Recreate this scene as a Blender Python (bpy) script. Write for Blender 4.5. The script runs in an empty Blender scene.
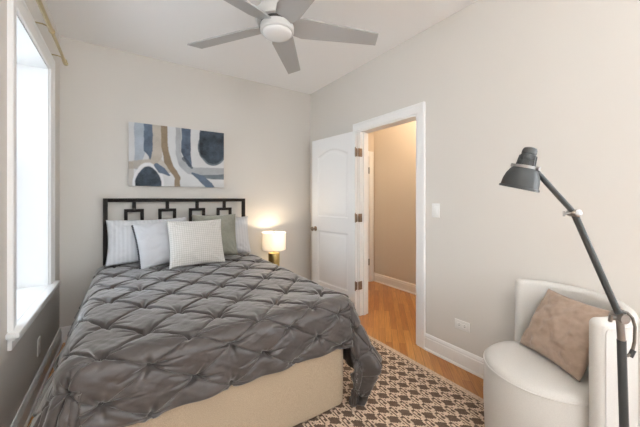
import bpy, bmesh, math, random
import numpy as np
from mathutils import Vector, Matrix
PI = math.pi
R = math.radians
S = bpy.context.scene
COL = S.collection

# ------------------------------------------------------------------ camera
cd = bpy.data.cameras.new('camera')
cam = bpy.data.objects.new('camera', cd); COL.objects.link(cam)
cam.location = (0, 0, 1.29)
cam.rotation_euler = (PI/2, 0, -R(33.655))
cd.sensor_width = 36.0
cd.lens = 294.3/640*36.0
cd.shift_y = -14.6/640
cd.clip_start = 0.02
S.camera = cam

# ------------------------------------------------------------------ world, big lights, exposure
W = bpy.data.worlds.new('sky'); S.world = W; W.use_nodes = True
wn = W.node_tree.nodes; wl = W.node_tree.links
bgn = wn['Background']
sky = wn.new('ShaderNodeTexSky'); sky.sky_type = 'HOSEK_WILKIE'; sky.turbidity = 4.0
sky.sun_direction = Vector((0.5, -0.6, 0.62)).normalized()
mixn = wn.new('ShaderNodeMix'); mixn.data_type = 'RGBA'; mixn.inputs[0].default_value = 0.75
wl.new(sky.outputs[0], mixn.inputs[6]); mixn.inputs[7].default_value = (0.80, 0.90, 1.0, 1)
wl.new(mixn.outputs[2], bgn.inputs[0]); bgn.inputs[1].default_value = 1.0

def area(name, loc, rot, sx, sy, power, color):
    l = bpy.data.lights.new(name, 'AREA'); l.shape = 'RECTANGLE'; l.size = sx; l.size_y = sy
    l.energy = power; l.color = color
    o = bpy.data.objects.new(name, l); COL.objects.link(o); o.location = loc; o.rotation_euler = rot
    return o
def point(name, loc, power, color, rad=0.03):
    l = bpy.data.lights.new(name, 'POINT'); l.energy = power; l.color = color; l.shadow_soft_size = rad
    o = bpy.data.objects.new(name, l); COL.objects.link(o); o.location = loc
    return o
# daylight arriving through the side window, plus fill from unseen windows added behind the camera
area('daylight_side_window', (-1.75, 3.15, 1.75), (0, -R(90), 0), 2.4, 1.8, 70, (0.86, 0.93, 1.0))
area('fill_front_window', (0.65, -2.62, 1.55), (R(90), 0, 0), 2.4, 1.9, 48, (0.94, 0.98, 1.0))
area('fill_right_window', (2.62, -1.05, 1.6), (0, R(90), 0), 1.7, 1.7, 100, (0.97, 0.985, 1.0))
S.view_settings.view_transform = 'Standard'
S.view_settings.look = 'None'
S.view_settings.gamma = 1.0
S.view_settings.use_curve_mapping = False
S.view_settings.exposure = 0.27
S.cycles.max_bounces = 10
S.cycles.diffuse_bounces = 6
S.cycles.sample_clamp_indirect = 6

# ------------------------------------------------------------------ materials
def mat(name, color, rough=0.5, metal=0.0, spec=0.5, bump=0.0, bscale=200.0, cvar=0.0, cscale=8.0, sheen=0.0, coat=0.0):
    m = bpy.data.materials.new(name); m.use_nodes = True
    nt = m.node_tree; b = nt.nodes['Principled BSDF']
    b.inputs['Base Color'].default_value = (*color, 1)
    b.inputs['Roughness'].default_value = rough
    b.inputs['Metallic'].default_value = metal
    b.inputs['Specular IOR Level'].default_value = spec
    b.inputs['Sheen Weight'].default_value = sheen
    b.inputs['Coat Weight'].default_value = coat
    tc = nt.nodes.new('ShaderNodeTexCoord')
    if bump > 0:
        n = nt.nodes.new('ShaderNodeTexNoise'); n.inputs['Scale'].default_value = bscale; n.inputs['Detail'].default_value = 3
        nt.links.new(tc.outputs['Object'], n.inputs['Vector'])
        bp = nt.nodes.new('ShaderNodeBump'); bp.inputs['Strength'].default_value = bump; bp.inputs['Distance'].default_value = 0.002
        nt.links.new(n.outputs['Fac'], bp.inputs['Height']); nt.links.new(bp.outputs[0], b.inputs['Normal'])
    if cvar > 0:
        n = nt.nodes.new('ShaderNodeTexNoise'); n.inputs['Scale'].default_value = cscale; n.inputs['Detail'].default_value = 4
        nt.links.new(tc.outputs['Object'], n.inputs['Vector'])
        r = nt.nodes.new('ShaderNodeValToRGB')
        r.color_ramp.elements[0].position = 0.3; r.color_ramp.elements[1].position = 0.7
        r.color_ramp.elements[0].color = (*[max(0, c*(1-cvar)) for c in color], 1)
        r.color_ramp.elements[1].color = (*[min(1, c*(1+cvar)) for c in color], 1)
        nt.links.new(n.outputs['Fac'], r.inputs[0]); nt.links.new(r.outputs[0], b.inputs['Base Color'])
    return m

def weave_mat(name, c1, c2, scale_x, scale_z, rough=0.85, bump=0.4, sheen=0.2, axes=(0, 2), mode='ADD', tint=None):
    """woven cloth: two crossed thread waves drive colour and bump"""
    m = bpy.data.materials.new(name); m.use_nodes = True
    nt = m.node_tree; b = nt.nodes['Principled BSDF']
    b.inputs['Roughness'].default_value = rough; b.inputs['Sheen Weight'].default_value = sheen
    b.inputs['Specular IOR Level'].default_value = 0.25
    tc = nt.nodes.new('ShaderNodeTexCoord'); sp = nt.nodes.new('ShaderNodeSeparateXYZ')
    nt.links.new(tc.outputs['Object'], sp.inputs[0])
    nz = nt.nodes.new('ShaderNodeTexNoise'); nz.inputs['Scale'].default_value = 30; nz.inputs['Detail'].default_value = 4
    nt.links.new(tc.outputs['Object'], nz.inputs['Vector'])
    outs = []
    for ax, sc in zip(axes, (scale_x, scale_z)):
        if sc <= 0: continue
        mu = nt.nodes.new('ShaderNodeMath'); mu.operation = 'MULTIPLY_ADD'
        nt.links.new(sp.outputs[ax], mu.inputs[0]); mu.inputs[1].default_value = sc*2*PI
        nt.links.new(nz.outputs['Fac'], mu.inputs[2])
        si = nt.nodes.new('ShaderNodeMath'); si.operation = 'SINE'; nt.links.new(mu.outputs[0], si.inputs[0])
        outs.append(si)
    if len(outs) == 2:
        mx = nt.nodes.new('ShaderNodeMath'); mx.operation = mode if mode != 'ADD' else 'ADD'
        nt.links.new(outs[0].outputs[0], mx.inputs[0]); nt.links.new(outs[1].outputs[0], mx.inputs[1])
        o = mx; lo, hi = (-2, 2) if mode == 'ADD' else (-1, 1)
    else:
        o = outs[0]; lo, hi = -1, 1
    nadd = nt.nodes.new('ShaderNodeMath'); nadd.operation = 'MULTIPLY_ADD'
    nt.links.new(nz.outputs['Fac'], nadd.inputs[0]); nadd.inputs[1].default_value = 1.4
    nt.links.new(o.outputs[0], nadd.inputs[2])
    mr = nt.nodes.new('ShaderNodeMapRange'); mr.inputs[1].default_value = lo+0.4; mr.inputs[2].default_value = hi+0.6
    nt.links.new(nadd.outputs[0], mr.inputs[0])
    r = nt.nodes.new('ShaderNodeValToRGB')
    r.color_ramp.elements[0].color = (*c1, 1); r.color_ramp.elements[1].color = (*c2, 1)
    nt.links.new(mr.outputs[0], r.inputs[0]); nt.links.new(r.outputs[0], b.inputs['Base Color'])
    bp = nt.nodes.new('ShaderNodeBump'); bp.inputs['Strength'].default_value = bump; bp.inputs['Distance'].default_value = 0.003
    nt.links.new(mr.outputs[0], bp.inputs['Height']); nt.links.new(bp.outputs[0], b.inputs['Normal'])
    return m

def attr_mat(name, attr, rough=0.8, bump=0.3, bscale=400, spec=0.3):
    m = bpy.data.materials.new(name); m.use_nodes = True
    nt = m.node_tree; b = nt.nodes['Principled BSDF']
    b.inputs['Roughness'].default_value = rough; b.inputs['Specular IOR Level'].default_value = spec
    a = nt.nodes.new('ShaderNodeAttribute'); a.attribute_name = attr
    tc = nt.nodes.new('ShaderNodeTexCoord')
    n = nt.nodes.new('ShaderNodeTexNoise'); n.inputs['Scale'].default_value = bscale; n.inputs['Detail'].default_value = 3
    nt.links.new(tc.outputs['Object'], n.inputs['Vector'])
    mr = nt.nodes.new('ShaderNodeMapRange'); mr.inputs[3].default_value = 0.82; mr.inputs[4].default_value = 1.18
    nt.links.new(n.outputs['Fac'], mr.inputs[0])
    vm = nt.nodes.new('ShaderNodeVectorMath'); vm.operation = 'SCALE'
    nt.links.new(a.outputs['Color'], vm.inputs[0]); nt.links.new(mr.outputs[0], vm.inputs['Scale'])
    nt.links.new(vm.outputs[0], b.inputs['Base Color'])
    bp = nt.nodes.new('ShaderNodeBump'); bp.inputs['Strength'].default_value = bump; bp.inputs['Distance'].default_value = 0.002
    nt.links.new(n.outputs['Fac'], bp.inputs['Height']); nt.links.new(bp.outputs[0], b.inputs['Normal'])
    return m

def wood_floor_mat():
    """narrow oak strips laid on the diagonal"""
    m = bpy.data.materials.new('oak_strips'); m.use_nodes = True
    nt = m.node_tree; N = nt.nodes; L = nt.links; b = N['Principled BSDF']
    tc = N.new('ShaderNodeTexCoord')
    mp = N.new('ShaderNodeMapping'); mp.inputs['Rotation'].default_value = (0, 0, R(-45))
    L.new(tc.outputs['Object'], mp.inputs[0])
    br = N.new('ShaderNodeTexBrick'); br.offset = 0.37; br.offset_frequency = 2
    br.inputs['Scale'].default_value = 1.0
    br.inputs['Brick Width'].default_value = 0.75; br.inputs['Row Height'].default_value = 0.058
    br.inputs['Mortar Size'].default_value = 0.0009; br.inputs['Mortar Smooth'].default_value = 0.2
    br.inputs['Bias'].default_value = 0.0
    br.inputs['Color1'].default_value = (0, 0, 0, 1); br.inputs['Color2'].default_value = (1, 1, 1, 1)
    br.inputs['Mortar'].default_value = (0.2, 0.2, 0.2, 1)
    L.new(mp.outputs[0], br.inputs['Vector'])
    rp = N.new('ShaderNodeValToRGB'); cr = rp.color_ramp
    cr.elements[0].color = (0.40, 0.150, 0.034, 1); cr.elements[1].color = (0.60, 0.285, 0.075, 1)
    e = cr.elements.new(0.5); e.color = (0.50, 0.215, 0.050, 1)
    L.new(br.outputs['Color'], rp.inputs[0])
    mp2 = N.new('ShaderNodeMapping'); mp2.inputs['Scale'].default_value = (3, 60, 1)
    L.new(mp.outputs[0], mp2.inputs[0])
    nz = N.new('ShaderNodeTexNoise'); nz.inputs['Scale'].default_value = 1.5; nz.inputs['Detail'].default_value = 6; nz.inputs['Distortion'].default_value = 0.6
    L.new(mp2.outputs[0], nz.inputs['Vector'])
    mr = N.new('ShaderNodeMapRange'); mr.inputs[1].default_value = 0.3; mr.inputs[2].default_value = 0.7; mr.inputs[3].default_value = 0.78; mr.inputs[4].default_value = 1.15
    L.new(nz.outputs['Fac'], mr.inputs[0])
    vm = N.new('ShaderNodeVectorMath'); vm.operation = 'SCALE'
    L.new(rp.outputs[0], vm.inputs[0]); L.new(mr.outputs[0], vm.inputs['Scale'])
    mm = N.new('ShaderNodeMix'); mm.data_type = 'RGBA'
    L.new(br.outputs['Fac'], mm.inputs[0]); L.new(vm.outputs[0], mm.inputs[6]); mm.inputs[7].default_value = (0.12, 0.05, 0.015, 1)
    L.new(mm.outputs[2], b.inputs['Base Color'])
    b.inputs['Roughness'].default_value = 0.28; b.inputs['Coat Weight'].default_value = 0.25; b.inputs['Coat Roughness'].default_value = 0.15
    bp = N.new('ShaderNodeBump'); bp.inputs['Strength'].default_value = 0.15; bp.inputs['Distance'].default_value = 0.001
    L.new(mr.outputs[0], bp.inputs['Height']); L.new(bp.outputs[0], b.inputs['Normal'])
    return m

def glass_mat(name='window_glass'):
    m = bpy.data.materials.new(name); m.use_nodes = True
    b = m.node_tree.nodes['Principled BSDF']
    b.inputs['Transmission Weight'].default_value = 1.0; b.inputs['Roughness'].default_value = 0.0
    b.inputs['IOR'].default_value = 1.05; b.inputs['Base Color'].default_value = (0.95, 0.98, 1, 1)
    return m

def shade_mat(name, color, trans=0.5):
    m = bpy.data.materials.new(name); m.use_nodes = True
    nt = m.node_tree; nt.nodes.remove(nt.nodes['Principled BSDF'])
    out = nt.nodes['Material Output']
    d = nt.nodes.new('ShaderNodeBsdfDiffuse'); d.inputs[0].default_value = (*color, 1)
    t = nt.nodes.new('ShaderNodeBsdfTranslucent'); t.inputs[0].default_value = (*color, 1)
    x = nt.nodes.new('ShaderNodeMixShader'); x.inputs[0].default_value = trans
    nt.links.new(d.outputs[0], x.inputs[1]); nt.links.new(t.outputs[0], x.inputs[2]); nt.links.new(x.outputs[0], out.inputs[0])
    return m
def emit_mat(name, color, strength):
    m = bpy.data.materials.new(name); m.use_nodes = True
    b = m.node_tree.nodes['Principled BSDF']
    b.inputs['Emission Color'].default_value = (*color, 1); b.inputs['Emission Strength'].default_value = strength
    b.inputs['Base Color'].default_value = (*color, 1)
    return m

M = {}
M['wall'] = mat('wall_paint', (0.675, 0.645, 0.605), 0.85, spec=0.2, bump=0.08, bscale=160)
M['ceil'] = mat('ceiling_paint', (0.91, 0.91, 0.91), 0.9, spec=0.1, bump=0.06, bscale=160)
M['trim'] = mat('white_trim_paint', (0.86, 0.86, 0.855), 0.38, bump=0.03, bscale=90)
M['door'] = mat('white_door_paint', (0.82, 0.83, 0.84), 0.4, bump=0.05, bscale=120)
M['floor'] = wood_floor_mat()
M['glass'] = glass_mat()
M['dark_metal'] = mat('bronze_black_metal', (0.014, 0.010, 0.008), 0.55, spec=0.22, cvar=0.2, cscale=30)
M['bronze'] = mat('aged_bronze', (0.30, 0.23, 0.17), 0.42, metal=0.7, cvar=0.15, cscale=40)
M['nickel'] = mat('brushed_nickel', (0.34, 0.325, 0.31), 0.38, metal=1.0, cvar=0.08, cscale=60)
M['brass'] = mat('brushed_brass', (0.62, 0.44, 0.17), 0.3, metal=1.0, cvar=0.08, cscale=50)
M['rodbrass'] = mat('soft_gold_metal', (0.52, 0.43, 0.26), 0.38, metal=0.9, cvar=0.06, cscale=50)
M['plastic'] = mat('white_plastic', (0.83, 0.82, 0.80), 0.35, bump=0.02)
M['slot'] = mat('socket_dark', (0.05, 0.05, 0.05), 0.6, bump=0.05)
M['lamp_grey'] = mat('lamp_grey_enamel', (0.048, 0.051, 0.052), 0.45, spec=0.3, bump=0.02, bscale=80)
M['lamp_dark'] = mat('lamp_dark_plastic', (0.035, 0.036, 0.036), 0.45, bump=0.05)
M['cable'] = mat('cable_grey_brown', (0.14, 0.12, 0.10), 0.6, bump=0.1)
M['fan'] = mat('fan_white', (0.70, 0.70, 0.69), 0.4, bump=0.02)
M['fanblade'] = mat('fan_blade_silver_grey', (0.43, 0.43, 0.43), 0.42, bump=0.02)
M['fanband'] = mat('fan_dark_gap', (0.06, 0.06, 0.06), 0.5, bump=0.02)
M['opal'] = mat('opal_glass', (0.82, 0.82, 0.82), 0.25, bump=0.01)
M['comforter'] = mat('taupe_grey_satin_cotton', (0.050, 0.0405, 0.037), 0.38, spec=0.5, bump=0.12, bscale=900, cvar=0.05, cscale=5, sheen=0.38)
M['mattress'] = mat('mattress_ticking', (0.7, 0.7, 0.68), 0.9, bump=0.2)
M['skirt'] = mat('beige_linen', (0.37, 0.285, 0.20), 0.92, spec=0.2, bump=0.5, bscale=420, cvar=0.16, cscale=260, sheen=0.15)
M['sham'] = weave_mat('white_ribbed_cotton', (0.58, 0.582, 0.60), (0.64, 0.645, 0.665), 30, 0, bump=0.5)
M['greypillow'] = mat('pale_grey_cotton', (0.53, 0.53, 0.55), 0.85, bump=0.25, bscale=500, sheen=0.2)
M['plaid'] = weave_mat('cream_basket_weave', (0.50, 0.48, 0.45), (0.70, 0.68, 0.65), 56, 56, bump=0.7)
M['olive'] = mat('grey_green_linen', (0.27, 0.27, 0.225), 0.9, bump=0.3, bscale=400, cvar=0.08, cscale=60, sheen=0.2)
M['fringe'] = mat('charcoal_trim', (0.05, 0.05, 0.055), 0.8, bump=0.3)
M['chair'] = mat('ivory_linen', (0.61, 0.59, 0.56), 0.9, spec=0.2, bump=0.35, bscale=500, cvar=0.05, cscale=300, sheen=0.2)
M['brownpillow'] = mat('taupe_washed_linen', (0.36, 0.265, 0.205), 0.9, bump=0.3, bscale=350, cvar=0.10, cscale=40, sheen=0.15)
M['lampshade'] = shade_mat('white_linen_shade', (0.93, 0.91, 0.88), 0.55)
M['bulb'] = emit_mat('warm_bulb', (1.0, 0.84, 0.62), 6)
M['nightwood'] = mat('nightstand_white_lacquer', (0.7, 0.68, 0.65), 0.4, bump=0.05)
M['shade_in'] = mat('shade_inner_white', (0.8, 0.78, 0.75), 0.5, bump=0.02)

# ------------------------------------------------------------------ mesh helpers
class MB:
    def __init__(s): s.bm = bmesh.new()
    def box(s, x0, x1, y0, y1, z0, z1, bev=0.0, seg=2, mtx=None):
        r = bmesh.ops.create_cube(s.bm, size=1.0)
        vs = r['verts']
        for v in vs:
            v.co = Vector(((x0+x1)/2+v.co.x*(x1-x0), (y0+y1)/2+v.co.y*(y1-y0), (z0+z1)/2+v.co.z*(z1-z0)))
            if mtx is not None: v.co = mtx @ v.co
        if bev > 0:
            es = list({e for v in vs for e in v.link_edges})
            bmesh.ops.bevel(s.bm, geom=es, offset=bev, segments=seg, profile=0.5, affect='EDGES')
        return s
    def lathe(s, prof, c=(0, 0, 0), seg=32, mtx=None, cap=True):
        rings = []
        for (r, z) in prof:
            ring = []
            for k in range(seg):
                a = 2*PI*k/seg
                p = Vector((c[0]+r*math.cos(a), c[1]+r*math.sin(a), c[2]+z))
                if mtx is not None: p = mtx @ p
                ring.append(s.bm.verts.new(p))
            rings.append(ring)
        for a, b in zip(rings[:-1], rings[1:]):
            for k in range(seg):
                s.bm.faces.new((a[k], a[(k+1) % seg], b[(k+1) % seg], b[k]))
        if cap:
            s.bm.faces.new(rings[0][::-1]); s.bm.faces.new(rings[-1])
        return s
    def tube(s, pts, r, seg=12, cap=True):
        pts = [Vector(p) for p in pts]; n = len(pts); rings = []
        rr = r if isinstance(r, (list, tuple)) else [r]*n
        prev = None
        for i, p in enumerate(pts):
            t = (pts[min(i+1, n-1)]-pts[max(i-1, 0)]).normalized()
            if prev is None:
                a = Vector((0, 0, 1)) if abs(t.z) < 0.9 else Vector((1, 0, 0))
                u = t.cross(a).normalized()
            else:
                u = (prev-t*prev.dot(t)).normalized()
            prev = u; w = t.cross(u)
            rings.append([s.bm.verts.new(p+(u*math.cos(2*PI*k/seg)+w*math.sin(2*PI*k/seg))*rr[i]) for k in range(seg)])
        for a, b in zip(rings[:-1], rings[1:]):
            for k in range(seg):
                s.bm.faces.new((a[k], a[(k+1) % seg], b[(k+1) % seg], b[k]))
        if cap:
            s.bm.faces.new(rings[0][::-1]); s.bm.faces.new(rings[-1])
        return s
    def grid(s, P, closed_u=False, closed_v=False):
        nu, nv = P.shape[:2]
        V = [[s.bm.verts.new(P[i, j]) for j in range(nv)] for i in range(nu)]
        for i in range(nu if closed_u else nu-1):
            for j in range(nv if closed_v else nv-1):
                s.bm.faces.new((V[i][j], V[(i+1) % nu][j], V[(i+1) % nu][(j+1) % nv], V[i][(j+1) % nv]))
        return V
    def mesh(s, name, angle=38):
        bmesh.ops.recalc_face_normals(s.bm, faces=s.bm.faces)
        me = bpy.data.meshes.new(name); s.bm.to_mesh(me); s.bm.free()
        me.polygons.foreach_set('use_smooth', [True]*len(me.polygons))
        me.set_sharp_from_angle(angle=R(angle))
        return me
def obj(name, mb, material, parent=None, angle=38, kind=None):
    me = mb.mesh(name, angle) if isinstance(mb, MB) else mb
    if material is not None: me.materials.append(material)
    o = bpy.data.objects.new(name, me); COL.objects.link(o)
    if parent is not None: o.parent = parent
    if kind: o['kind'] = kind
    return o
def tag(o, label, cat, group=None):
    o['label'] = label; o['category'] = cat
    if group: o['group'] = group
    return o
def thing(name, label, cat, loc=(0, 0, 0), rot=(0, 0, 0), group=None):
    o = bpy.data.objects.new(name, None); COL.objects.link(o)
    o.empty_display_size = 0.1
    o.location = loc; o.rotation_euler = rot
    return tag(o, label, cat, group)
def struct(name, mb, material, parent=None, angle=38):
    return obj(name, mb, material, parent, angle, kind='structure')
def fast_mesh(name, P, quads, smooth=True):
    me = bpy.data.meshes.new(name)
    me.from_pydata(P, [], quads)
    me.polygons.foreach_set('use_smooth', [smooth]*len(me.polygons))
    return me
def gridquads(nu, nv):
    i, j = np.meshgrid(np.arange(nu-1), np.arange(nv-1), indexing='ij')
    a = (i*nv+j).ravel()
    return np.stack([a, a+nv, a+nv+1, a+1], 1)
rng = np.random.default_rng(7)
def vnoise(x, y, scale, seed):
    """smooth value noise on arrays"""
    g = np.random.default_rng(seed).random((256, 256))*2-1
    X = np.asarray(x)*scale+1000.0; Y = np.asarray(y)*scale+1000.0
    i = np.floor(X).astype(int); j = np.floor(Y).astype(int); fx = X-i; fy = Y-j
    fx = fx*fx*fx*(fx*(fx*6-15)+10); fy = fy*fy*fy*(fy*(fy*6-15)+10)
    G = lambda a, b: g[a % 256, b % 256]
    return (G(i, j)*(1-fx)+G(i+1, j)*fx)*(1-fy)+(G(i, j+1)*(1-fx)+G(i+1, j+1)*fx)*fy

# ------------------------------------------------------------------ the room
XL, XR, YB, H = -0.482, 2.165, 3.497, 2.75
YF = -2.3                     # wall behind the camera
HX0, HX1, HY0, HY1 = 2.285, 3.285, 0.9, 3.40   # hallway
DY0, DY1, DZ = 1.694, 2.470, 2.042             # door opening
WY0, WY1, WZ0, WZ1 = 2.164, 3.048, 0.630, 2.297  # side window opening
struct('floor', MB().box(XL-0.45, HX1+0.12, YF-0.25, YB+0.12, -0.08, 0), M['floor'])
struct('ceiling', MB().box(XL-0.45, HX1+0.12, YF-0.25, YB+0.12, H, H+0.1), M['ceil'])
XW = XL-0.36
m = MB()
m.box(XW, XL, YF, WY0, 0, H); m.box(XW, XL, WY1, YB+0.1, 0, H)
m.box(XW, XL, WY0, WY1, 0, WZ0-0.03); m.box(XW, XL, WY0, WY1, WZ1, H)
struct('wall_left', m, M['wall'])
struct('wall_back', MB().box(XL, HX0, YB, YB+0.1, 0, H), M['wall'])
AY0, AY1, AZ0, AZ1 = -1.85, -0.25, 0.75, 2.3  # opening for the added fill window in the right wall
m = MB()
m.box(XR, HX0, YF, AY0, 0, H); m.box(XR, HX0, AY1, DY0, 0, H); m.box(XR, HX0, AY0, AY1, 0, AZ0); m.box(XR, HX0, AY0, AY1, AZ1, H)
m.box(XR, HX0, DY1, YB, 0, H); m.box(XR, HX0, DY0, DY1, DZ, H)
struct('wall_right', m, M['wall'])
m = MB(); xa, xb = XR+0.05, XR+0.10
m.box(xa, xb, AY0, AY0+0.05, AZ0, AZ1, .003); m.box(xa, xb, AY1-0.05, AY1, AZ0, AZ1, .003)
m.box(xa, xb, AY0+0.05, AY1-0.05, AZ0, AZ0+0.05, .003); m.box(xa, xb, AY0+0.05, AY1-0.05, AZ1-0.05, AZ1, .003)
m.box(xa, xb, AY0+0.05, AY1-0.05, 1.50, 1.54, .003)
w3 = struct('added_window_3', m, M['trim'])  # unseen window, added so the right hand fill light has an opening
struct('window_pane', MB().box(xa+0.022, xa+0.027, AY0+0.04, AY1-0.04, AZ0+0.04, AZ1-0.04), M['glass'], w3)
m = MB()   # wall behind the camera, with a wide opening added for fill light
FX0, FX1, FZ0, FZ1 = -0.25, 1.95, 0.7, 2.35
m.box(XL, FX0, YF-0.15, YF, 0, H); m.box(FX1, HX0, YF-0.15, YF, 0, H)
m.box(FX0, FX1, YF-0.15, YF, 0, FZ0); m.box(FX0, FX1, YF-0.15, YF, FZ1, H)
struct('wall_front', m, M['wall'])
# hallway shell
M['hall'] = mat('hall_paint', (0.70, 0.63, 0.545), 0.85, spec=0.2, bump=0.08, bscale=160)
struct('wall_hall_right', MB().box(HX1, HX1+0.1, HY0, YB+0.1, 0, H), M['hall'])
struct('wall_hall_back', MB().box(HX0, HX1, HY1, HY1+0.097, 0, H), M['hall'])
struct('wall_hall_front', MB().box(HX0, HX1, HY0-0.1, HY0, 0, H), M['hall'])

# baseboards: plank, stepped cap and shoe moulding swept along a wall
def baseboard(name, p0, p1, n, h=0.135):
    p0 = Vector((*p0, 0)); p1 = Vector((*p1, 0)); n = Vector((*n, 0))
    prof = [(0, 0), (0.026, 0), (0.026, 0.006), (0.0235, 0.013), (0.016, 0.017), (0.016, h-0.034), (0.0125, h-0.029),
            (0.0125, h-0.024), (0.0145, h-0.020), (0.0125, h-0.012), (0.008, h-0.004), (0.006, h), (0, h)]
    m = MB()
    A = [m.bm.verts.new(p0+n*d+Vector((0, 0, z))) for d, z in prof]
    B = [m.bm.verts.new(p1+n*d+Vector((0, 0, z))) for d, z in prof]
    k = len(prof)
    for i in range(k): m.bm.faces.new((A[i], A[(i+1) % k], B[(i+1) % k], B[i]))
    m.bm.faces.new(A[::-1]); m.bm.faces.new(B)
    return struct(name, m, M['trim'], angle=20)
baseboard('baseboard_left', (XL, YF), (XL, YB), (1, 0))
baseboard('baseboard_back', (XL, YB), (XR, YB), (0, -1))
baseboard('baseboard_right', (XR, YF), (XR, DY0-0.086), (-1, 0))
baseboard('baseboard_corner', (XR, DY1+0.086), (XR, YB), (-1, 0))
baseboard('baseboard_hall', (HX1, HY0), (HX1, HY1), (-1, 0), 0.13)

# door casing (profiled U) and jamb
def casing(m, x, d, y0, y1, z1, w, z0=0.0, closed=False):
    """mitred casing around an opening in an x=const wall; d = outward sign"""
    prof = [(0.0, 0.0), (0.0, 0.010), (0.006, 0.014), (0.018, 0.015), (w*0.55, 0.017), (w*0.72, 0.018), (w*0.78, 0.022), (w-0.004, 0.023), (w, 0.019), (w, 0.0)]
    path = []
    for o, t in prof:
        pts = [(y0-o, z0), (y0-o, z1+o), (y1+o, z1+o), (y1+o, z0)]
        path.append([m.bm.verts.new((x+d*t, y, z)) for y, z in pts])
    for a, b in zip(path[:-1], path[1:]):
        for i in range(3): m.bm.faces.new((a[i], a[i+1], b[i+1], b[i]))
    m.bm.faces.new([p[0] for p in path]); m.bm.faces.new([p[3] for p in path][::-1])
m = MB(); casing(m, XR, -1, DY0, DY1, DZ, 0.086); struct('trim_1', m, M['trim'], angle=20)
m = MB()
JT = 0.014
m.box(XR-0.003, HX0+0.003, DY0-0.0, DY0+JT, 0, DZ, 0.001); m.box(XR-0.003, HX0+0.003, DY1-JT, DY1, 0, DZ, 0.001)
m.box(XR-0.003, HX0+0.003, DY0+JT, DY1-JT, DZ-JT, DZ, 0.001)
m.box(XR+0.045, XR+0.08, DY0+JT, DY0+JT+0.011, 0, DZ-JT, 0.001); m.box(XR+0.045, XR+0.08, DY1-JT-0.011, DY1-JT, 0, DZ-JT, 0.001)
struct('trim_2', m, M['trim'], angle=20)
m = MB(); casing(m, HX0, 1, DY0, DY1, DZ, 0.086); struct('trim_3', m, M['trim'], angle=20)

# window in the left wall
w1 = struct('window_1', None or MB().box(XW, XL-0.002, WY0, WY0+0.012, WZ0, WZ1).box(XW, XL-0.002, WY1-0.012, WY1, WZ0, WZ1).box(XW, XL-0.002, WY0+0.012, WY1-0.012, WZ1-0.012, WZ1), M['trim'])
m = MB(); casing(m, XL, 1, WY0+0.004, WY1-0.004, WZ1-0.004, 0.098, z0=WZ0); struct('window_casing', m, M['trim'], w1, 20)
m = MB(); m.box(XW+0.01, XL+0.001, WY0+0.001, WY1-0.001, WZ0-0.028, WZ0-0.0006); m.box(XL+0.0012, XL+0.052, WY0-0.13, WY1+0.125, WZ0-0.028, WZ0, 0.006)
struct('window_stool', m, M['trim'], w1)
m = MB(); m.box(XL+0.0005, XL+0.018, WY0-0.095, WY1+0.095, WZ0-0.095, WZ0-0.028, 0.003); m.box(XL+0.0005, XL+0.030, WY0-0.1, WY1+0.1, WZ0-0.050, WZ0-0.028, 0.008)
struct('window_apron', m, M['trim'], w1)
for k, (za, zb, xo) in enumerate([(WZ0, 1.47, 0.06), (1.43, WZ1-0.012, 0.02)]):
    m = MB(); x0 = XW+xo; x1 = x0+0.035; ya, yb = WY0+0.012, WY1-0.012; f = 0.05
    m.box(x0, x1, ya, ya+f, za, zb, 0.003); m.box(x0, x1, yb-f, yb, za, zb, 0.003)
    m.box(x0, x1, ya+f, yb-f, za, za+f, 0.003); m.box(x0, x1, ya+f, yb-f, zb-f, zb, 0.003)
    sa = struct('window_sash', m, M['trim'], w1)
    struct('window_pane', MB().box(x0+0.014, x0+0.019, ya+f, yb-f, za+f, zb-f), M['glass'], w1)
# unseen wide window behind the camera, added as a fill light source
w2 = struct('added_window_2', MB().box(FX0, FX0+0.05, YF-0.11, YF-0.05, FZ0, FZ1, .003).box(FX1-0.05, FX1, YF-0.11, YF-0.05, FZ0, FZ1, .003)
            .box(FX0, FX1, YF-0.11, YF-0.05, FZ0, FZ0+0.05, .003).box(FX0, FX1, YF-0.11, YF-0.05, FZ1-0.05, FZ1, .003)
            .box((FX0+FX1)/2-0.03, (FX0+FX1)/2+0.03, YF-0.11, YF-0.05, FZ0, FZ1, .003), M['trim'])
struct('window_pane', MB().box(FX0+0.04, FX1-0.04, YF-0.083, YF-0.078, FZ0+0.04, FZ1-0.04), M['glass'], w2)

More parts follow.
